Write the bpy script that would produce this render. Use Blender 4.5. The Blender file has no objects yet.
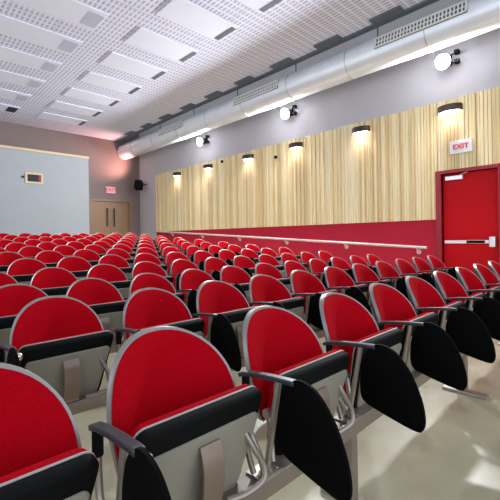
import bpy, bmesh, math, random
from mathutils import Vector, Matrix
random.seed(7)
S = 0.49                      # metres per seat pitch
EYE = 2.2                     # eye height in seat pitches
PI = math.pi
sc = bpy.context.scene
COL = sc.collection

# ------------------------------------------------------------------ helpers
def link(o):
    COL.objects.link(o); return o

def obj(name, bm, mat, parent=None, smooth=True, bevel=0.0):
    me = bpy.data.meshes.new(name)
    bmesh.ops.recalc_face_normals(bm, faces=bm.faces)
    bm.to_mesh(me); bm.free()
    if smooth:
        for p in me.polygons: p.use_smooth = True
        me.set_sharp_from_angle(angle=math.radians(38))
    me.materials.append(mat)
    o = link(bpy.data.objects.new(name, me))
    if parent is not None: o.parent = parent
    if bevel > 0:
        md = o.modifiers.new('bevel', 'BEVEL'); md.width = bevel; md.segments = 2; md.limit_method = 'ANGLE'
    return o

def thing(name, label, cat, loc=(0,0,0), group=None):
    o = link(bpy.data.objects.new(name, None)); o.empty_display_size = .1
    o.location = loc
    tag(o, label, cat, group); return o

def tag(o, label, cat, group=None):
    o['label'] = label; o['category'] = cat
    if group: o['group'] = group
    return o

def struct(o):
    o['kind'] = 'structure'; return o

def bx(bm, x0, x1, y0, y1, z0, z1):
    v = [bm.verts.new(p) for p in ((x0,y0,z0),(x1,y0,z0),(x1,y1,z0),(x0,y1,z0),(x0,y0,z1),(x1,y0,z1),(x1,y1,z1),(x0,y1,z1))]
    for f in ((0,3,2,1),(4,5,6,7),(0,1,5,4),(1,2,6,5),(2,3,7,6),(3,0,4,7)):
        bm.faces.new([v[i] for i in f])

def box_bm(*a):
    bm = bmesh.new(); bx(bm, *a); return bm

def quad(bm, *pts):
    bm.faces.new([bm.verts.new(p) for p in pts])

def smooth_path(pts, n=6):
    P = [Vector(p) for p in pts]
    if len(P) < 3: return P
    Q = [P[0]*2-P[1]] + P + [P[-1]*2-P[-2]]
    out = []
    for i in range(1, len(Q)-2):
        a,b,c,d = Q[i-1],Q[i],Q[i+1],Q[i+2]
        for k in range(n):
            t = k/n
            out.append(.5*((2*b)+(c-a)*t+(2*a-5*b+4*c-d)*t*t+(3*b-a-3*c+d)*t**3))
    out.append(P[-1]); return out

def tube(bm, pts, r, seg=8, closed=False, cap=True):
    P = [Vector(p) for p in pts]; n = len(P); rings = []
    up = None
    for i in range(n):
        if closed: t = P[(i+1)%n]-P[i-1]
        else: t = P[min(i+1,n-1)]-P[max(i-1,0)]
        t.normalize()
        if up is None:
            up = Vector((0,0,1)) if abs(t.z) < .9 else Vector((1,0,0))
        a = t.cross(up)
        if a.length < 1e-5: a = t.orthogonal()
        a.normalize(); b = a.cross(t).normalized(); up = b
        rings.append([bm.verts.new(P[i]+a*(r*math.cos(2*PI*k/seg))+b*(r*math.sin(2*PI*k/seg))) for k in range(seg)])
    m = n if closed else n-1
    for i in range(m):
        A, B = rings[i], rings[(i+1)%n]
        for k in range(seg):
            bm.faces.new((A[k],A[(k+1)%seg],B[(k+1)%seg],B[k]))
    if cap and not closed:
        bm.faces.new(rings[0][::-1]); bm.faces.new(rings[-1])

def sweep(bm, path, prof):
    """path of points in the y-z plane (x=0 centre), prof half-width in x, thickness: ribbon"""
    w, th = prof; rings = []
    for i, p in enumerate(path):
        t = (path[min(i+1,len(path)-1)]-path[max(i-1,0)]).normalized()
        nrm = Vector((0,-t.z,t.y))
        rings.append([bm.verts.new(p+Vector((sx*w,0,0))+nrm*(sn*th/2)) for sx,sn in ((-1,-1),(1,-1),(1,1),(-1,1))])
    for A,B in zip(rings, rings[1:]):
        for k in range(4): bm.faces.new((A[k],A[(k+1)%4],B[(k+1)%4],B[k]))
    bm.faces.new(rings[0][::-1]); bm.faces.new(rings[-1])

def cyl(bm, c, axis, r, h, seg=24, r2=None):
    """cylinder from c along axis"""
    axis = Vector(axis).normalized(); a = axis.orthogonal().normalized(); b = axis.cross(a)
    c = Vector(c); r2 = r if r2 is None else r2
    A = [bm.verts.new(c+a*r*math.cos(2*PI*k/seg)+b*r*math.sin(2*PI*k/seg)) for k in range(seg)]
    B = [bm.verts.new(c+axis*h+a*r2*math.cos(2*PI*k/seg)+b*r2*math.sin(2*PI*k/seg)) for k in range(seg)]
    for k in range(seg): bm.faces.new((A[k],A[(k+1)%seg],B[(k+1)%seg],B[k]))
    bm.faces.new(A[::-1]); bm.faces.new(B)

# ------------------------------------------------------------------ materials
def new_mat(name):
    m = bpy.data.materials.new(name); m.use_nodes = True
    return m, m.node_tree.nodes, m.node_tree.links, m.node_tree.nodes['Principled BSDF']

def mat(name, col, rough=.5, metal=0.0, noise=0.0, nscale=30, bump=0.0, bscale=200, spec=.5, sheen=0.0, coat=0.0):
    m, N, L, P = new_mat(name)
    P.inputs['Base Color'].default_value = (*col,1)
    P.inputs['Roughness'].default_value = rough; P.inputs['Metallic'].default_value = metal
    P.inputs['Specular IOR Level'].default_value = spec
    P.inputs['Sheen Weight'].default_value = sheen
    P.inputs['Coat Weight'].default_value = coat
    tc = N.new('ShaderNodeTexCoord')
    if noise:
        nz = N.new('ShaderNodeTexNoise'); nz.inputs['Scale'].default_value = nscale; nz.inputs['Detail'].default_value = 4
        L.new(tc.outputs['Object'], nz.inputs['Vector'])
        mx = N.new('ShaderNodeMixRGB'); mx.inputs[1].default_value = (*[c*(1-noise) for c in col],1)
        mx.inputs[2].default_value = (*[min(1,c*(1+noise)) for c in col],1)
        L.new(nz.outputs['Fac'], mx.inputs[0]); L.new(mx.outputs[0], P.inputs['Base Color'])
    if bump:
        nb = N.new('ShaderNodeTexNoise'); nb.inputs['Scale'].default_value = bscale; nb.inputs['Detail'].default_value = 3
        L.new(tc.outputs['Object'], nb.inputs['Vector'])
        b = N.new('ShaderNodeBump'); b.inputs['Strength'].default_value = bump; b.inputs['Distance'].default_value = .002
        L.new(nb.outputs['Fac'], b.inputs['Height']); L.new(b.outputs[0], P.inputs['Normal'])
    return m

def emit(name, col, strength):
    m, N, L, P = new_mat(name)
    P.inputs['Base Color'].default_value = (*col,1)
    P.inputs['Emission Color'].default_value = (*col,1); P.inputs['Emission Strength'].default_value = strength
    return m

M = {}
M['fabric'] = mat('red_fabric', (.37,.0006,.006), .9, noise=.30, nscale=150, bump=.5, bscale=420, spec=.05)
M['rim'] = mat('grey_rim', (.27,.25,.235), .36, metal=.4)
M['shell'] = mat('charcoal_shell', (.05,.05,.05), .5)
M['black'] = mat('black_plastic', (.005,.005,.005), .7, spec=.08)
M['arm'] = mat('black_armrest', (.022,.028,.032), .42, bump=.2)
M['tablet'] = mat('black_tablet', (.0015,.0015,.0015), .7, bump=.3, bscale=600, spec=.05)
M['panel'] = mat('taupe_panel', (.30,.275,.215), .5, noise=.08, nscale=12)
M['piping'] = mat('pale_piping', (.36,.35,.33), .5)
M['steel'] = mat('satin_steel', (.42,.37,.32), .38, metal=.8, noise=.08, nscale=20)
M['bracket'] = mat('bronze_steel', (.27,.20,.155), .4, metal=.5, noise=.12, nscale=14)
M['beam'] = mat('taupe_beam', (.27,.215,.17), .38, metal=.45, noise=.1, nscale=10)
M['chrome'] = mat('chrome', (.85,.8,.76), .12, metal=1)
M['greywall'] = mat('grey_wall', (.53,.495,.51), .8, noise=.05, nscale=3)
M['partition'] = mat('pale_grey_partition', (.345,.365,.38), .8, noise=.05, nscale=4)
M['backwall'] = mat('taupe_back_wall', (.205,.155,.145), .8, noise=.05, nscale=3)
M['redwall'] = mat('crimson_wall', (.48,.002,.028), .8, noise=.12, nscale=120, bump=.3)
M['reddoor'] = mat('red_door', (.55,.001,.006), .5, noise=.06, nscale=5, bump=.1, spec=.15)
M['redframe'] = mat('dark_red_frame', (.30,.004,.014), .4)
M['doorwood'] = mat('brown_door', (.25,.145,.075), .5, noise=.2, nscale=9)
M['darkmetal'] = mat('dark_bronze', (.045,.028,.022), .4, metal=.5)
M['silver'] = mat('silver', (.78,.78,.76), .28, metal=.8)
M['rail'] = mat('pale_rail', (.68,.58,.55), .35, metal=.4)
M['white'] = mat('white_plastic', (.82,.8,.8), .5)
M['signred'] = mat('sign_red', (.72,.005,.02), .5)
M['signpink'] = mat('sign_pink', (.85,.42,.45), .5)
M['duct'] = mat('galvanised_duct', (.86,.91,1), .34, metal=.3, noise=.1, nscale=4)
M['seam'] = mat('duct_seam', (.5,.52,.55), .4, metal=.7)
M['grille'] = mat('grille_white', (.85,.84,.8), .5)
M['dark'] = mat('dark_gap', (.025,.025,.03), .8)
M['slot'] = mat('grey_slot', (.10,.115,.14), .7)
M['fixture'] = mat('blue_grey_fixture', (.56,.60,.74), .5)
M['cloud'] = mat('smooth_white_panel', (.83,.86,1), .7, noise=.03, nscale=3)
M['tantrim'] = mat('tan_trim', (.62,.46,.27), .5)
M['lens'] = emit('flood_lens', (1,.97,1), 60)
M['sconce_lens'] = emit('sconce_lens', (1,.80,.79), 8)

def floor_mat():
    m, N, L, P = new_mat('polished_concrete')
    tc = N.new('ShaderNodeTexCoord')
    n1 = N.new('ShaderNodeTexNoise'); n1.inputs['Scale'].default_value = 1.6; n1.inputs['Detail'].default_value = 6; n1.inputs['Roughness'].default_value = .6
    L.new(tc.outputs['Object'], n1.inputs['Vector'])
    cr = N.new('ShaderNodeValToRGB')
    cr.color_ramp.elements[0].position = .3; cr.color_ramp.elements[0].color = (.36,.305,.19,1)
    cr.color_ramp.elements[1].position = .7; cr.color_ramp.elements[1].color = (.54,.495,.335,1)
    L.new(n1.outputs['Fac'], cr.inputs[0]); L.new(cr.outputs[0], P.inputs['Base Color'])
    P.inputs['Roughness'].default_value = .22
    n2 = N.new('ShaderNodeTexNoise'); n2.inputs['Scale'].default_value = 9
    L.new(tc.outputs['Object'], n2.inputs['Vector'])
    mr = N.new('ShaderNodeMapRange'); mr.inputs[3].default_value = .22; mr.inputs[4].default_value = .4
    L.new(n2.outputs['Fac'], mr.inputs[0]); L.new(mr.outputs[0], P.inputs['Roughness'])
    return m
M['floor'] = floor_mat()

def wood_mat():
    m, N, L, P = new_mat('pale_wood_boards')
    tc = N.new('ShaderNodeTexCoord'); sp = N.new('ShaderNodeSeparateXYZ'); L.new(tc.outputs['Object'], sp.inputs[0])
    dv = N.new('ShaderNodeMath'); dv.operation = 'DIVIDE'; dv.inputs[1].default_value = .056; L.new(sp.outputs['Y'], dv.inputs[0])
    fl = N.new('ShaderNodeMath'); fl.operation = 'FLOOR'; L.new(dv.outputs[0], fl.inputs[0])
    wn = N.new('ShaderNodeTexWhiteNoise'); wn.noise_dimensions = '1D'; L.new(fl.outputs[0], wn.inputs['W'])
    cr = N.new('ShaderNodeValToRGB'); e = cr.color_ramp.elements
    e[0].position = 0; e[0].color = (.68,.49,.24,1); e[1].position = 1; e[1].color = (.95,.84,.58,1)
    a = e.new(.35); a.color = (.86,.69,.37,1); a = e.new(.7); a.color = (.92,.78,.47,1)
    L.new(wn.outputs['Value'], cr.inputs[0])
    mp = N.new('ShaderNodeMapping'); mp.inputs['Scale'].default_value = (1,14,.7); L.new(tc.outputs['Object'], mp.inputs[0])
    nz = N.new('ShaderNodeTexNoise'); nz.inputs['Scale'].default_value = 3; nz.inputs['Detail'].default_value = 5
    L.new(mp.outputs[0], nz.inputs['Vector'])
    mx = N.new('ShaderNodeMixRGB'); mx.blend_type = 'MULTIPLY'; mx.inputs[0].default_value = .6
    c2 = N.new('ShaderNodeValToRGB'); c2.color_ramp.elements[0].position = .3; c2.color_ramp.elements[0].color = (.80,.70,.56,1)
    c2.color_ramp.elements[1].position = .6; c2.color_ramp.elements[1].color = (1,1,1,1)
    L.new(nz.outputs['Fac'], c2.inputs[0]); L.new(cr.outputs[0], mx.inputs[1]); L.new(c2.outputs[0], mx.inputs[2])
    L.new(mx.outputs[0], P.inputs['Base Color']); P.inputs['Roughness'].default_value = .5
    return m
M['wood'] = wood_mat()

def perf_mat(pitch):
    """white perforated acoustic board: square grid of holes"""
    m, N, L, P = new_mat('perforated_board')
    tc = N.new('ShaderNodeTexCoord'); sp = N.new('ShaderNodeSeparateXYZ'); L.new(tc.outputs['Object'], sp.inputs[0])
    def wave(sock, p, lim):
        d = N.new('ShaderNodeMath'); d.operation = 'DIVIDE'; d.inputs[1].default_value = p; L.new(sock, d.inputs[0])
        f = N.new('ShaderNodeMath'); f.operation = 'FRACT'; L.new(d.outputs[0], f.inputs[0])
        s = N.new('ShaderNodeMath'); s.operation = 'SUBTRACT'; s.inputs[1].default_value = .5; L.new(f.outputs[0], s.inputs[0])
        a = N.new('ShaderNodeMath'); a.operation = 'ABSOLUTE'; L.new(s.outputs[0], a.inputs[0])
        l = N.new('ShaderNodeMath'); l.operation = 'LESS_THAN'; l.inputs[1].default_value = lim; L.new(a.outputs[0], l.inputs[0])
        return l.outputs[0]
    a = wave(sp.outputs['X'], pitch, .25); b = wave(sp.outputs['Y'], pitch*1.9, .36)
    mu = N.new('ShaderNodeMath'); mu.operation = 'MULTIPLY'; L.new(a, mu.inputs[0]); L.new(b, mu.inputs[1])
    sx = wave(sp.outputs['X'], .70, .49); sy = wave(sp.outputs['Y'], .62, .488)
    ms = N.new('ShaderNodeMath'); ms.operation = 'MULTIPLY'; L.new(sx, ms.inputs[0]); L.new(sy, ms.inputs[1])
    m1 = N.new('ShaderNodeMixRGB'); m1.inputs[1].default_value = (.83,.86,1,1); m1.inputs[2].default_value = (.50,.50,.66,1)
    L.new(mu.outputs[0], m1.inputs[0])
    m2 = N.new('ShaderNodeMixRGB'); m2.inputs[1].default_value = (.6,.6,.68,1)
    L.new(ms.outputs[0], m2.inputs[0]); L.new(m1.outputs[0], m2.inputs[2])
    L.new(m2.outputs[0], P.inputs['Base Color']); P.inputs['Roughness'].default_value = .8
    return m
M['perf'] = perf_mat(.075)

# ------------------------------------------------------------------ setting
W = 14.4*S            # right wall
YB = 27.7*S           # back wall
def H(h): return (EYE+h)*S          # height above floor of something h pitches above the eye
YR = 6.0
def floorz(y):        # y in pitches
    return max(0.0, (y-YR)*.063)*S
CEIL = H(7.55)

bm = bmesh.new()
x0 = -9*S; x1 = W+.1
ys = [-9, YR, 30]
for a,b in zip(ys, ys[1:]):
    quad(bm, (x0,a*S,floorz(a)),(x1,a*S,floorz(a)),(x1,b*S,floorz(b)),(x0,b*S,floorz(b)))
bmesh.ops.remove_doubles(bm, verts=bm.verts, dist=1e-5)
ex = bmesh.ops.extrude_face_region(bm, geom=list(bm.faces))
for v in ex['geom']:
    if isinstance(v, bmesh.types.BMVert): v.co.z -= .15
struct(obj('floor', bm, M['floor'], smooth=False))

# ceiling: perforated board field
EDGE = 12.5*S
struct(obj('ceiling', box_bm(-9*S, EDGE, -9*S, YB, CEIL, CEIL+.08), M['perf'], smooth=False))
M['edge'] = mat('blue_grey_edge', (.12,.145,.165), .6)
def edge_bm():
    bm = box_bm(EDGE, EDGE+.12, -9*S, YB, CEIL-.03, CEIL+.35)
    y = 11.06*.95-2.375*7+.2
    while y < 27:
        bx(bm, EDGE-.19, EDGE+.03, (y-.55)*S, (y+.55)*S, CEIL-.028, CEIL+.02); y += 2.375
    return bm
struct(obj('trim_1', edge_bm(), M['edge'], smooth=False))
struct(obj('ceiling', box_bm(EDGE, W+.1, -9*S, YB, H(9.0), H(9.0)+.08), M['greywall'], smooth=False)).name = 'ceiling_soffit'

# right wall: a grey body with a door opening, wood boards, red dado
DY0, DY1 = 3.22*S, 4.98*S          # opening
DT = H(2.17)
WB, WT = H(.555), H(4.78)          # wood bottom / top
WY1 = 25.1*S
bm = bmesh.new()
for a,b,c,d in ((-9*S,DY0,-.1,H(9.1)),(DY1,YB+.1,-.1,H(9.1)),(DY0,DY1,DT,H(9.1))):
    bx(bm, W, W+.15, a, b, c, d)
struct(obj('wall_right', bm, M['greywall'], smooth=False))
# wood boards as one relief panel
bm = bmesh.new(); y = -6*S; i = 0
while y < WY1-.01:
    y2 = min(y+.056, WY1); t = .03 + random.choice((0,.008,.016,.012)) 
    if (i % 14) < 7: t += .012
    segs = [(y,y2)]
    lo = WB
    if y2 > DY0-.02 and y < DY1+.04: lo = DT+.06
    bx(bm, W-t, W-.001, y+.003, y2-.003, lo, WT)
    bx(bm, W-.012, W-.001, y-.003, y+.003, lo, WT)
    y = y2; i += 1
struct(obj('wall_right_boards', bm, M['wood'], smooth=False)).name = 'trim_2'
bm = bmesh.new()
bx(bm, W-.02, W-.001, DY1+.09, WY1, 0.0, WB-.002); bx(bm, W-.02, W-.001, -6*S, DY0-.025, 0.0, WB-.002)
struct(obj('wall_right_red', bm, M['redwall'], smooth=False)).name = 'trim_3'

# red exit door in its frame
d = struct(link(bpy.data.objects.new('door_1', None))); d.location = (W, 0, 0)
bm = bmesh.new()
bx(bm, -.055, .12, DY1, DY1+.09, 0, DT+.06); bx(bm, -.055, .12, DY0-.025, DY0, 0, DT+.06); bx(bm, -.055, .12, DY0, DY1, DT, DT+.06)
obj('door_frame', bm, M['redframe'], d, smooth=False, bevel=.004)
lf = obj('door_leaf', box_bm(.05, .10, DY0+.004, DY1-.004, .01, DT-.004), M['reddoor'], d, smooth=False)
zb = H(-.26)
bar = obj('panic_bar', box_bm(-.03, .03, DY0+.13, DY1-.04, zb-.028, zb+.028), M['silver'], d, smooth=False, bevel=.008)
obj('push_pad', box_bm(-.04, -.028, DY0+.20, DY0+.47, zb-.022, zb+.022), M['black'], d, smooth=False)
obj('latch_case', box_bm(-.045, .05, DY0+.05, DY0+.14, zb-.085, zb+.085), M['silver'], d, smooth=False, bevel=.012)
cl = obj('door_closer', box_bm(-.02, .05, DY1-.34, DY1-.06, DT-.12, DT-.045), M['silver'], d, smooth=False, bevel=.008)
bm = bmesh.new(); tube(bm, [(0,DY1-.3,DT-.04),(-.04,DY1-.42,DT-.01)], .012); obj('closer_arm', bm, M['silver'], d)

# back wall and the double door
BX0, BX1 = 10.5*S, 13.5*S
BT = H(2.92); BF = floorz(27.7)
bm = bmesh.new()
for a,b,c,e in ((-9*S,BX0,0,H(9.1)),(BX1,W+.1,0,H(9.1)),(BX0,BX1,BT,H(9.1))):
    bx(bm, a, b, YB, YB+.15, c, e)
struct(obj('wall_back', bm, M['backwall'], smooth=False))
d = struct(link(bpy.data.objects.new('door_2', None))); d.location = (0, YB, BF)
bm = bmesh.new(); T = BT-BF
bx(bm, BX0-.05, BX0+.02, -.03, .1, 0, T+.05); bx(bm, BX1-.02, BX1+.05, -.03, .1, 0, T+.05); bx(bm, BX0+.02, BX1-.02, -.03, .1, T-.02, T+.05)
obj('door_frame', bm, M['doorwood'], d, smooth=False)
mid = (BX0+BX1)/2
for a,b,hx in ((BX0+.02, mid-.003, mid-.13), (mid+.003, BX1-.02, mid+.13)):
    lf = obj('door_leaf', box_bm(a, b, .03, .08, .01, T-.024), M['doorwood'], d, smooth=False)
    bm = bmesh.new(); z0 = H(1.05)-BF; z1 = H(2.35)-BF
    tube(bm, smooth_path([(hx,.03,z0),(hx,-.04,z0+.03),(hx,-.045,(z0+z1)/2),(hx,-.04,z1-.03),(hx,.03,z1)]), .019)
    obj('pull_handle', bm, M['dark'], d)

# booth partition in front of the back wall, left
PY = 26.4*S; PX1 = 9.92*S; PT = H(5.62)
struct(obj('wall_partition', box_bm(-9*S, PX1, PY, YB-.002, 0, PT), M['partition'], smooth=False))
struct(obj('trim_4', box_bm(-9*S, PX1+.02, PY-.03, PY+.15, PT, PT+.07), M['tantrim'], smooth=False))
w = struct(link(bpy.data.objects.new('window_1', None))); wx = 6.55*S; wz = H(3.95); w.location = (wx, PY, wz)
hw, hh = .245, .165
bm = bmesh.new()
bx(bm,-hw,hw,-.03,-.001,hh-.055,hh); bx(bm,-hw,hw,-.03,-.001,-hh,-hh+.055); bx(bm,-hw,-hw+.055,-.03,-.001,-hh+.055,hh-.055); bx(bm,hw-.055,hw,-.03,-.001,-hh+.055,hh-.055)
obj('window_frame', bm, M['tantrim'], w, smooth=False)
obj('pane', box_bm(-hw+.055,hw-.055,-.012,-.001,-hh+.055,hh-.055), M['dark'], w, smooth=False)
obj('window_stile', box_bm(hw-.12,hw-.055,-.014,-.002,-hh+.055,hh-.055), mat('window_red', (.25,.02,.03), .5), w, smooth=False)
bm = bmesh.new(); cyl(bm, (0,0,0), (0,-1,0), .035, .03, 16)
o = obj('wall_fitting', bm, M['dark']); o.location = (5.92*S, PY, H(3.98))
tag(o, 'small round black fitting on the grey partition left of the little window', 'wall fitting')

# ------------------------------------------------------------------ ceiling panels
CY = [11.06*.95+2.5*.95*i for i in range(-3,7)]
PANW = 1.3
order = ['first','second','third','fourth','fifth','sixth','seventh','eighth','ninth','tenth','eleventh','twelfth','thirteenth']
def ceil_panel(xa, xb, yc, label, dark):
    t = thing('ceiling_panel', label, 'ceiling panel', ((xa+xb)/2*S, yc*S, CEIL), 'smooth ceiling panels')
    hx = (xb-xa)/2*S; hy = PANW/2*S
    obj('board', box_bm(-hx, hx, -hy, hy, -.02, -.001), M['cloud'], t, smooth=False, bevel=.004)
    if dark == 0: obj('end_slot', box_bm(hx-.10, hx-.005, -hy*.78, hy*.78, -.026, -.019), M['slot'], t, smooth=False)
    else: obj('end_fixture', box_bm(hx-.26, hx-.03, -hy*.7, hy*.7, -.026, -.019), M['dark'] if dark == 2 else M['fixture'], t, smooth=False)
c1 = [y for y in CY if y*S < YB-.5]
for i, yc in enumerate(c1):
    ceil_panel(6.5, 9.05, yc, 'smooth white ceiling panel with dark end slot, %s from the back in the run nearest the duct' % order[len(c1)-1-i], 0)
for i, yc in enumerate(c1):
    if yc < 10: continue
    ceil_panel(2.6, 5.35, yc, 'smooth white ceiling panel, %s from the back in the run farther from the duct' % order[len(c1)-1-i], 2 if yc > 24.0 else 1)

# ------------------------------------------------------------------ duct
DX, DZ, DR = 13.15*S, H(6.75), .56*S
t = thing('air_duct', 'long round galvanised duct running below the ceiling along the right wall', 'duct', (DX, 0, DZ))
bm = bmesh.new(); cyl(bm, (0,-8*S,0), (0,1,0), DR, YB+8*S-.01, 40); obj('duct_tube', bm, M['duct'], t)
y = -7*S
while y < YB-.1:
    bm = bmesh.new()
    pts = [(DR*1.004*math.cos(a), y, DR*1.004*math.sin(a)) for a in [2*PI*k/40 for k in range(40)]]
    tube(bm, pts, .009, 5, closed=True); y += 1.45
    obj('seam_ring', bm, M['seam'], t)
for k_ in range(9):
    y = (-5+k_*3.9)*S
    bm = bmesh.new(); tube(bm, [(0,y,DR-.005),(0,y,H(9.0)-DZ)], .012, 8); obj('hanger_rod', bm, M['slot'], t)
def grille(y0, y1):
    """slot grille on the room side of the duct, upper face"""
    ca = math.radians(167); n = Vector((math.cos(ca),0,math.sin(ca))); tt = Vector((-n.z,0,n.x))
    bm = bmesh.new(); w2 = .095
    def b(u0,u1,v0,v1,d0,d1):
        P = []
        for d_ in (d0,d1):
            for (u,v) in ((u0,v0),(u1,v0),(u1,v1),(u0,v1)):
                p = n*(DR+d_)+tt*v; P.append(bm.verts.new((p.x,u,p.z)))
        for f in ((0,3,2,1),(4,5,6,7),(0,1,5,4),(1,2,6,5),(2,3,7,6),(3,0,4,7)): bm.faces.new([P[i] for i in f])
    b(y0,y1,w2-.022,w2,-.03,.02); b(y0,y1,-w2,-w2+.022,-.03,.02); b(y0,y0+.03,-w2,w2,-.03,.02); b(y1-.03,y1,-w2,w2,-.03,.02)
    b(y0,y1,-.008,.008,-.03,.016)
    u = y0+.06
    while u < y1-.04:
        b(u,u+.022,-w2+.02,w2-.02,-.03,.014); u += .055
    g = obj('grille', bm, M['grille'], t, smooth=False)
    bm = bmesh.new()
    b2 = bm
    P = []
    for d_ in (-.03,.006):
        for (u,v) in ((y0,-w2),(y1,-w2),(y1,w2),(y0,w2)):
            p = n*(DR+d_)+tt*v; P.append(bm.verts.new((p.x,u,p.z)))
    for f in ((0,3,2,1),(4,5,6,7),(0,1,5,4),(1,2,6,5),(2,3,7,6),(3,0,4,7)): bm.faces.new([P[i] for i in f])
    obj('grille_recess', bm, M['slot'], g, smooth=False)
grille(3.55*S, 6.55*S); grille(11.2*S, 14.2*S); grille(18.8*S, 21.5*S)

# ------------------------------------------------------------------ wall sconces
SY = [4.18, 7.3, 10.46, 13.5, 16.75, 19.9]
SL = ['above the red exit door', 'second from the exit door', 'third from the exit door', 'fourth from the exit door', 'fifth from the exit door', 'nearest the back corner']
def lamp(name, kind, loc, target, energy, col, **kw):
    L_ = bpy.data.lights.new(name, kind); L_.energy = energy; L_.color = col
    for k_, v in kw.items(): setattr(L_, k_, v)
    o = link(bpy.data.objects.new(name, L_)); o.location = loc
    o.rotation_euler = (Vector(target)-Vector(loc)).to_track_quat('-Z','Y').to_euler()
    return o
for yy, lab in zip(SY, SL):
    yy *= 14.4/13; z = H(4.43)
    t = thing('wall_sconce', 'curved dark half-drum wall light, ' + lab, 'wall light', (W-.05, yy*S, z), 'wall sconces')
    bm = bmesh.new(); R = .20; n = 20; dep = .15
    rings = []
    for zz in (-.06, .05):
        rings.append([bm.verts.new((-dep*math.sin(PI*k/n), R*math.cos(PI*k/n), zz)) for k in range(n+1)])
    inn = [[bm.verts.new((-(dep-.012)*math.sin(PI*k/n), (R-.012)*math.cos(PI*k/n), zz)) for k in range(n+1)] for zz in (-.06,.035)]
    for k in range(n):
        bm.faces.new((rings[0][k],rings[0][k+1],rings[1][k+1],rings[1][k]))
        bm.faces.new((inn[0][k],inn[0][k+1],inn[1][k+1],inn[1][k]))
        bm.faces.new((rings[0][k],rings[0][k+1],inn[0][k+1],inn[0][k]))
    bm.faces.new(rings[1]); bm.faces.new(inn[1])
    obj('shade', bm, M['darkmetal'], t)
    bm = bmesh.new(); v = [bm.verts.new((-(dep-.016)*math.sin(PI*k/n), (R-.016)*math.cos(PI*k/n), -.045)) for k in range(n+1)]
    bm.faces.new(v); v2 = [bm.verts.new((p.co.x,p.co.y,-.03)) for p in v]; bm.faces.new(v2[::-1])
    for k in range(n): bm.faces.new((v[k],v[k+1],v2[k+1],v2[k]))
    obj('diffuser', bm, M['sconce_lens'], t, smooth=False)
    lamp('sconce_bulb', 'SPOT', (W-.16, yy*S, z-.09), (W-.10, yy*S, 0), 7, (1,.80,.80), spot_size=math.radians(150), spot_blend=.9, shadow_soft_size=.06)

# ------------------------------------------------------------------ flood lights
FY = [4.26, 10.8, 17.1]
FL = ['nearest the exit door', 'second along the wall from the exit door', 'farthest along the wall, towards the back corner']
for yy, lab in zip(FY, FL):
    yy *= 14.4/13; z = H(6.15)
    t = thing('flood_light', 'dazzling flood light high on the grey wall, ' + lab, 'flood light', (W, yy*S, z), 'flood lights under the duct')
    bm = bmesh.new(); bx(bm, -.05, -.001, -.08, .08, -.08, .08); obj('wall_plate', bm, M['black'], t, smooth=False, bevel=.008)
    dr = Vector((-.9,.0,-.33)).normalized()
    bm = bmesh.new(); tube(bm, [(-.045,0,0), Vector((-.05,0,0))+dr*.08], .03, 12); obj('swivel', bm, M['black'], t)
    bm = bmesh.new(); p = Vector((-.05,0,0))+dr*.07; cyl(bm, p, dr, .07, .12, 28, .125)
    hd = obj('lamp_head', bm, M['white'], t)
    bm = bmesh.new(); cyl(bm, p+dr*.121, dr, .118, .012, 28); obj('lens', bm, M['lens'], hd)
    for dz in (-.07,.09):
        obj('yoke_block', box_bm(-.12,-.03,-.21,-.14,dz-.03,dz+.03), M['black'], t, smooth=False)
    for dz in (-.07,.09):
        bm = bmesh.new(); tube(bm, [(-.05,-.07,dz*.9),(-.06,-.15,dz)], .012); obj('yoke', bm, M['black'], t)
    lp = Vector((W,yy*S,z))+p+dr*.16
    lamp('flood_beam', 'SPOT', lp, lp+dr, 760, (.90,.94,1), spot_size=math.radians(176), spot_blend=.4, shadow_soft_size=.12)

# ------------------------------------------------------------------ exit signs
def text_mesh(txt, size):
    cu = bpy.data.curves.new('exit_text', 'FONT'); cu.body = txt; cu.size = size; cu.align_x = 'CENTER'; cu.align_y = 'CENTER'
    cu.extrude = .004; cu.offset = size*.018
    o = bpy.data.objects.new('tmp', cu); link(o); bpy.context.view_layer.update()
    me = bpy.data.meshes.new_from_object(o.evaluated_get(bpy.context.evaluated_depsgraph_get()))
    bpy.data.objects.remove(o); bpy.data.curves.remove(cu); return me
def sign(loc, rotz, w_, h_, label, face, size):
    t = thing('exit_sign', label, 'exit sign', loc); t.rotation_euler = (0,0,rotz)
    obj('sign_body', box_bm(-w_/2,w_/2,-.045,-.002,-h_/2,h_/2), face, t, smooth=False, bevel=.006)
    me = text_mesh('EXIT', size); me.materials.clear(); me.materials.append(M['signred'])
    o = link(bpy.data.objects.new('lettering', me)); o.parent = t; o.location = (0,-.048,0); o.rotation_euler = (PI/2,0,0)
sign((W-.055, 3.86*1.108*S, H(3.03)), -PI/2, .34, .215, 'white exit sign with red letters on the wood boards above the red door', M['white'], .12)
sign((12.0*S, YB, H(3.75)), 0, .36, .24, 'small pink and red exit sign above the brown double doors', M['signpink'], .17)

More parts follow.
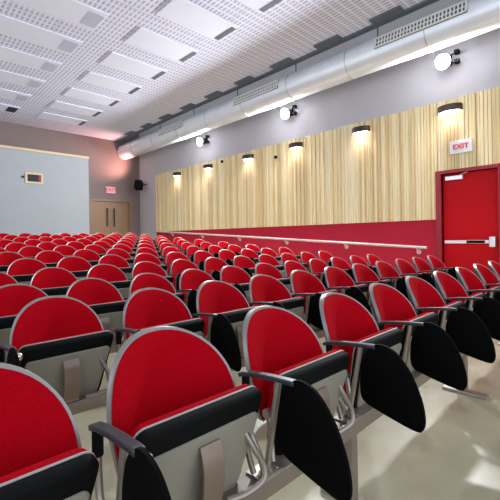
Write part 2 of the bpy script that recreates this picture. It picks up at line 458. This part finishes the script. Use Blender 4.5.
# speaker / lamp in the back corner
t = thing('wall_speaker', 'dark angled box speaker high in the corner beside the double doors', 'speaker', (W, 26.6*S, H(4.15)))
bm = bmesh.new(); bx(bm,-.12,.12,-.13,.13,-.16,.16)
bmesh.ops.rotate(bm, verts=bm.verts, cent=(0,0,0), matrix=Matrix.Rotation(math.radians(40),3,'Z') @ Matrix.Rotation(math.radians(20),3,'Y'))
bmesh.ops.translate(bm, verts=bm.verts, vec=(-.32,0,0)); obj('cabinet', bm, M['black'], t, smooth=False, bevel=.01)
bm = bmesh.new(); tube(bm, [(-.001,0,.05),(-.28,0,.0)], .02); obj('wall_bracket', bm, M['black'], t)
lamp('corner_glow', 'SPOT', (W-.5, 26.2*S, H(4.7)), (11.6*S, YB, H(6.6)), 170, (1,.50,.44), spot_size=math.radians(105), spot_blend=1, shadow_soft_size=.1)

# small fittings on the boards
for (yy, hh_, m_, r_, lab) in ((24.6,2.75,'signpink',.06,'small pink and red alarm button on the boards near the back corner'),
                             (12.9,4.1,'black',.04,'small black sensor on the boards between the third and fourth wall lights'),
                             (17.2,4.55,'black',.04,'small black sensor at the top of the boards near the fifth wall light')):
    bm = bmesh.new(); cyl(bm, (0,0,0), (-1,0,0), r_, .04, 16)
    o = obj('wall_sensor' if m_=='black' else 'alarm_button', bm, M[m_]); o.location = (W-.05, yy*S, H(hh_))
    tag(o, lab, 'sensor' if m_=='black' else 'alarm')

# ------------------------------------------------------------------ handrail
t = thing('handrail', 'pale metal handrail sloping along the crimson wall', 'handrail', (W, 0, 0))
ra = (5.45*S, H(-.47)); rb = (24.6*S, H(.56))
def rz(y): return ra[1]+(rb[1]-ra[1])*(y-ra[0])/(rb[0]-ra[0])
bm = bmesh.new(); tube(bm, [(-.11,ra[0],ra[1]),(-.11,rb[0],rb[1])], .026, 12); obj('rail_tube', bm, M['rail'], t)
for yy in (5.8, 8.9, 12.3, 15.8, 19.3, 22.8):
    y = yy*S; bm = bmesh.new()
    tube(bm, smooth_path([(-.021,y,rz(y)-.09),(-.07,y,rz(y)-.085),(-.11,y,rz(y)-.02)],4), .013, 8)
    cyl(bm, (-.021,y,rz(y)-.09), (-1,0,0), .042, .015, 16); obj('rail_bracket', bm, M['rail'], t)

# ------------------------------------------------------------------ the chair
# local frame: x across, -y forward, origin on the floor under the top of the back
K = .98
BW, BTOP, BSP, BBOT = .217, .809, .590, .445
def back_outline(n=60):
    pts = []
    for k in range(n//2+1):
        a = PI*k/(n//2); e = .90
        c, s_ = math.cos(a), math.sin(a)
        pts.append((BW*math.copysign(abs(c)**e, c), BSP+(BTOP-BSP)*abs(s_)**e))
    for u in (.4,.8): pts.append((-BW+.012*u, BSP-(BSP-BBOT-.06)*u))
    r = .06; cx, cz = -BW+.014+r, BBOT+r
    for k in range(0,5):
        a = PI+PI/2*k/4; pts.append((cx+r*math.cos(a), cz+r*math.sin(a)))
    for u in (.33,.66): pts.append((cx*(1-2*u)*1.0, BBOT))
    for k in range(0,5):
        a = 1.5*PI+PI/2*k/4; pts.append((-cx+r*math.cos(a), cz+r*math.sin(a)))
    for u in (.8,.4): pts.append((BW-.012*u, BSP-(BSP-BBOT-.06)*u))
    return pts
def bmap(x, z, off):      # off>0 towards the sitter
    u = x/BW
    return Vector((x*(1-.10*u*u*.3), -.088*u*u+.055-(BTOP-z)*.285-off, z))*K
OUT = back_outline()
CEN = (0, .60)
def disc(bm, outl, cen, fn, ts):
    rings = []
    for t in ts: rings.append([bm.verts.new(fn(cen[0]+t*(x-cen[0]), cen[1]+t*(z-cen[1]), t)) for x,z in outl])
    c = bm.verts.new(fn(cen[0], cen[1], 0)); n = len(outl)
    for k in range(n): bm.faces.new((c, rings[0][k], rings[0][(k+1)%n]))
    for A,B in zip(rings, rings[1:]):
        for k in range(n): bm.faces.new((A[k],A[(k+1)%n],B[(k+1)%n],B[k]))
    return rings[-1]
TS = (.3,.55,.75,.87,.94,.98)
def chair_meshes(root):
    # backrest: upholstered face, grey rim, dark rear shell
    bm = bmesh.new()
    last = disc(bm, OUT, CEN, lambda x,z,t: bmap(x,z,.012+.026*(1-t**7)), TS)
    back = [bm.verts.new(bmap(CEN[0]+.98*(x-CEN[0]), CEN[1]+.98*(z-CEN[1]), -.004)) for x,z in OUT]
    n = len(OUT)
    for k in range(n): bm.faces.new((last[k],last[(k+1)%n],back[(k+1)%n],back[k]))
    bk = obj('backrest', bm, M['fabric'], root)
    bm = bmesh.new()
    rings = [[],[],[],[]]
    for k,(x,z) in enumerate(OUT):
        xa,za = OUT[k-1]; xb,zb_ = OUT[(k+1)%n]
        tx,tz = xb-xa, zb_-za; l = math.hypot(tx,tz); nx,nz = tz/l, -tx/l
        for r_,(d_,o_) in enumerate(((-.004,.013),(.004,.011),(.004,-.009),(-.004,-.009))):
            rings[r_].append(bm.verts.new(bmap(x+nx*d_, z+nz*d_, o_)))
    for r_ in range(4):
        A,B = rings[r_], rings[(r_+1)%4]
        for k in range(n): bm.faces.new((A[k],A[(k+1)%n],B[(k+1)%n],B[k]))
    rim = obj('rim', bm, M['rim'], bk)
    bm = bmesh.new()
    last = disc(bm, OUT, CEN, lambda x,z,t: bmap(x,z,-.010-.012*(1-t**4)), TS[:-1]+(.985,))
    fr = [bm.verts.new(bmap(CEN[0]+.985*(x-CEN[0]), CEN[1]+.985*(z-CEN[1]), -.004)) for x,z in OUT]
    for k in range(n): bm.faces.new((last[k],last[(k+1)%n],fr[(k+1)%n],fr[k]))
    obj('rear_shell', bm, M['shell'], bk)
    # tipped-up seat; l runs from the hinge edge (low) to the front lip (high)
    A0 = Vector((0,-.138,.305)); A1 = Vector((0,-.222,.640)); ld = (A1-A0); LEN = ld.length; ld.normalize()
    nd = Vector((0,-ld.z,ld.y))         # towards the viewer (underside)
    if nd.y > 0: nd = -nd
    def so(hw0, hw1, r0, r1, l0, l1):
        pts = []
        for cx,cl,r,a0 in ((hw1-r1,l1-r1,r1,0),(-hw1+r1,l1-r1,r1,PI/2),(-hw0+r0,l0+r0,r0,PI),(hw0-r0,l0+r0,r0,1.5*PI)):
            for k in range(7):
                a = a0+PI/2*k/6; pts.append((cx+r*math.cos(a), cl+r*math.sin(a)))
        return pts
    def sm(x,l,o_):
        bow = -.020*(x/.21)**2 + .018*max(0,(l-.25)/.1)**2*0
        return (A0+ld*l+nd*(o_)+Vector((x,bow*0,0)))*K
    SO = so(.165,.204,.09,.03,0,LEN); SC = (0,LEN*.52); m_ = len(SO)
    def slab(outl, offs):
        bm = bmesh.new(); rings = []
        for sc_, o_ in offs:
            rings.append([bm.verts.new(sm(SC[0]+sc_*(x-SC[0]), SC[1]+sc_*(l-SC[1]), o_)) for x,l in outl])
        for P,Q in zip(rings, rings[1:]):
            for k in range(m_): bm.faces.new((P[k],P[(k+1)%m_],Q[(k+1)%m_],Q[k]))
        bm.faces.new(rings[0][::-1]); bm.faces.new(rings[-1]); return bm
    seat = obj('seat', slab(SO, ((.80,-.050),(.93,-.047),(.985,-.036),(1.0,-.022),(.995,-.012))), M['fabric'], root)
    obj('seat_pan', slab(SO, ((.985,-.012),(1.015,-.006),(1.02,.012),(.99,.022),(.955,.026))), M['black'], seat)
    PO = so(.150,.186,.08,.02,.014,LEN-.058)
    obj('underside_panel', slab(PO, ((1.0,.018),(1.0,.029),(.975,.034))), M['panel'], seat)
    bm = bmesh.new(); tube(bm, [sm(SC[0]+1.012*(x-SC[0]), SC[1]+1.012*(l-SC[1]), -.010) for x,l in SO], .003, 6, closed=True)
    obj('piping', bm, M['piping'], seat)
    # bracket strap from the seat underside to the beam
    bm = bmesh.new(); sweep(bm, smooth_path([p*K for p in (Vector((.0,-.238,.55)),Vector((.0,-.252,.50)),Vector((.0,-.250,.43)),Vector((0,-.232,.365)),Vector((0,-.235,.352)))]), (.034,.008))
    obj('mount_bracket', bm, M['bracket'], root)
    # side struts from the seat pivot to the beam
    for sx in (-1,1):
        bm = bmesh.new(); tube(bm, [Vector(p)*K for p in ((sx*.186,-.155,.50),(sx*.205,-.19,.358))], .0095, 8)
        cyl(bm, Vector((sx*.20,-.155,.50))*K, (-sx,0,0), .016, .03, 12)
        obj('seat_strut', bm, M['steel'], root)
    bm = bmesh.new(); tube(bm, [Vector(p)*K for p in [tuple(q) for q in smooth_path([(.14,-.215,.53),(.165,-.235,.47),(.195,-.245,.41),(.185,-.25,.372),(.13,-.235,.352),(.07,-.22,.352)])]], .0095, 8)
    obj('cradle_tube', bm, M['steel'], root)
    # arm on the chair's right-hand boundary (x = -.25)
    ax = -.25
    bm = bmesh.new()
    path = smooth_path([(ax,-.088,.632),(ax,-.115,.642),(ax,-.20,.655),(ax,-.30,.664),(ax,-.332,.665)],4)
    sweep(bm, [Vector((0,p.y,p.z)) for p in path], (.0145,.015))
    bmesh.ops.translate(bm, verts=bm.verts, vec=(ax,0,0)); bmesh.ops.scale(bm, vec=(K,K,K), verts=bm.verts)
    arm = obj('armrest', bm, M['arm'], root, bevel=.004)
    bm = bmesh.new(); tube(bm, [Vector(p)*K for p in ((ax,-.112,.634),(ax,-.112,.570))], .0135, 10); obj('arm_socket', bm, M['black'], arm)
    bm = bmesh.new(); c0 = Vector((ax+.022,-.315,.630))*K
    bmesh.ops.create_uvsphere(bm, u_segments=14, v_segments=10, radius=.018); bmesh.ops.translate(bm, verts=bm.verts, vec=c0)
    cyl(bm, c0+Vector((-.03,0,0)), (1,0,0), .011, .03, 10); obj('hinge_knob', bm, M['chrome'], arm)
    bm = bmesh.new(); tube(bm, [p*K for p in smooth_path([(ax,-.112,.59),(ax,-.113,.52),(ax,-.125,.46),(ax,-.165,.40),(ax,-.19,.356)])], .0105, 8); obj('arm_post', bm, M['steel'], root)
    bm = bmesh.new(); tube(bm, [Vector(p)*K for p in ((ax,-.262,.654),(ax,-.205,.356))], .0105, 8); obj('arm_post', bm, M['steel'], root)
    # folded writing tablet
    TP = [(-.263,.50),(-.269,.58),(-.293,.645),(-.333,.677),(-.375,.678),(-.42,.655),(-.468,.595),(-.503,.515),(-.516,.445),(-.508,.405),(-.485,.394),(-.42,.404),(-.33,.425),(-.285,.44),(-.267,.462)]
    sp_ = smooth_path([(0,)+TP[-1]]+[(0,)+p for p in TP]+[(0,)+TP[0]],4)[4:-1]
    c = (sum(p.y for p in sp_)/len(sp_), sum(p.z for p in sp_)/len(sp_))
    bm = bmesh.new(); rings = []
    for s_,dx in ((.96,-.008),(1,-.005),(1,.005),(.96,.008)):
        rings.append([bm.verts.new(Vector((ax-.004+dx, c[0]+s_*(p.y-c[0]), c[1]+s_*(p.z-c[1])))*K) for p in sp_])
    q = len(sp_)
    for P,Q in zip(rings, rings[1:]):
        for k in range(q): bm.faces.new((P[k],P[(k+1)%q],Q[(k+1)%q],Q[k]))
    bm.faces.new(rings[0][::-1]); bm.faces.new(rings[-1])
    tb = obj('writing_tablet', bm, M['tablet'], root)
    bm = bmesh.new(); tube(bm, [p*K for p in smooth_path([(ax+.012,-.30,.632),(ax+.014,-.34,.622),(ax+.012,-.365,.585),(ax+.010,-.375,.54)])], .007, 8)
    obj('hinge_rod', bm, M['silver'], tb)

def copy_tree(o, parent=None):
    c = o.copy(); COL.objects.link(c)
    if parent is not None: c.parent = parent
    for ch in list(o.children): copy_tree(ch, c)
    return c

NROW = 12
PHI = math.radians(43.75)
def px(X, Y):
    xc = X*math.cos(PHI)-Y*math.sin(PHI); zc = X*math.sin(PHI)+Y*math.cos(PHI)
    return 250+375*xc/zc if zc > .3 else -999
ordn = ['front','second','third','fourth','fifth','sixth','seventh','eighth','ninth','tenth','eleventh','rearmost']
left = ['leftmost','second from the left','third from the left','fourth from the left','fifth from the left','sixth from the left','seventh from the left','eighth from the left','ninth from the left','tenth from the left','eleventh from the left','twelfth from the left']
proto = None
for n in range(NROW):
    Y = 2.09+1.83*n; fz = floorz(Y-.3)
    spots = [(.225 if n == 0 else .215)+i*(1.0 if n == 0 else .975) for i in range(0,12)]
    def yoff(X):
        k_ = min(1, max(0, (X-2.2)/3)); o_ = (.05 if n == 0 else .12)*k_*k_*(3-2*k_)
        return o_+(.22 if n == 1 and X < 1.5 else 0)
    vis = [X for X in spots if -75 < px(X, Y) < (518 if n == 0 else 545)]
    for i, X in enumerate(vis):
        end = 11-round((X-.215)/.975)
        if n == 0:
            lab = 'red tablet-arm seat in the front row, %s in the picture' % left[i]
        elif end == 0:
            lab = 'red tablet-arm seat at the right-wall end of the %s row%s' % (ordn[n], '' if n == 11 else ' from the front')
        else:
            lab = 'red tablet-arm seat, %s from the right-wall end of the %s row%s' % (order[end], ordn[n], '' if n == 11 else ' from the front')
        if proto is None:
            proto = thing('auditorium_chair', lab, 'chair', (0,0,0), 'red auditorium seats in rows')
            chair_meshes(proto); c = proto
        else:
            c = copy_tree(proto); c['label'] = lab
        c.location = (X*S, (Y+yoff(X))*S, fz)
    # the beam that carries this row
    bl = thing('seat_beam', 'taupe steel beam on posts carrying the %s row of red seats' % ordn[n], 'seat beam', (0, Y*S-.195*K, fz), 'beams under the seat rows')
    xa = (vis[0]-.6)*S; xb = (vis[-1]+.45)*S
    bm = bmesh.new(); rings = []
    for k_ in range(33):
        x_ = xa+(xb-xa)*k_/32; y_ = yoff(x_/S)*S
        rings.append([bm.verts.new((x_, y_+dy, z_)) for dy, z_ in ((-.036,.285*K),(.036,.285*K),(.036,.346*K),(-.036,.346*K))])
    for P,Q in zip(rings, rings[1:]):
        for k_ in range(4): bm.faces.new((P[k_],P[(k_+1)%4],Q[(k_+1)%4],Q[k_]))
    bm.faces.new(rings[0][::-1]); bm.faces.new(rings[-1])
    obj('beam_rail', bm, M['beam'], bl, smooth=True, bevel=.004)
    for i, X in enumerate(spots):
        if X < vis[0]-.6 or X > vis[-1]+.1: continue
        bxm = bmesh.new(); bx(bxm, (X-.5)*S-.05, (X-.5)*S+.05, -.034, .034, .346*K, .352*K)
        for dx in (-.035,.035): cyl(bxm, ((X-.5)*S+dx, -.018, .352*K), (0,0,1), .008, .006, 8)
        yo = yoff(X-.5)*S
        bmesh.ops.translate(bxm, verts=bxm.verts, vec=(0,yo,0))
        obj('clamp_plate', bxm, M['steel'], bl, smooth=False)
        if (i % 3) == 0 and X > .5 or X in (spots[-1],):
            p = (X-.5)*S if X != spots[-1] else (X+.3)*S
            yo = yoff(p/S)*S
            bm = bmesh.new(); bx(bm, p-.022, p+.022, yo-.03, yo+.03, .02, .285*K)
            lg = obj('post', bm, M['beam'], bl, smooth=False, bevel=.003)
            bm = bmesh.new(); bx(bm, p-.035, p+.035, yo-.15, yo+.12, 0, .02); obj('foot_plate', bm, M['steel'], lg, smooth=False, bevel=.004)

# ------------------------------------------------------------------ light
w = bpy.data.worlds.new('world'); sc.world = w; w.use_nodes = True
bg = w.node_tree.nodes['Background']; bg.inputs[0].default_value = (.80,.89,1,1); bg.inputs[1].default_value = 1.5

# ------------------------------------------------------------------ camera
cam = bpy.data.cameras.new('camera'); co = link(bpy.data.objects.new('camera', cam))
cam.sensor_width = 36; cam.lens = 36*375/500; cam.shift_y = -12.3/500; cam.clip_start = .02
co.matrix_world = Matrix.Translation((0,0,EYE*S)) @ Matrix.Rotation(-PHI,4,'Z') @ Matrix.Rotation(PI/2,4,'X') @ Matrix.Rotation(math.radians(-.89),4,'Z')
sc.camera = co
vs = sc.view_settings
vs.view_transform = 'Standard'; vs.look = 'None'; vs.gamma = 1; vs.use_curve_mapping = False; vs.exposure = 0.3
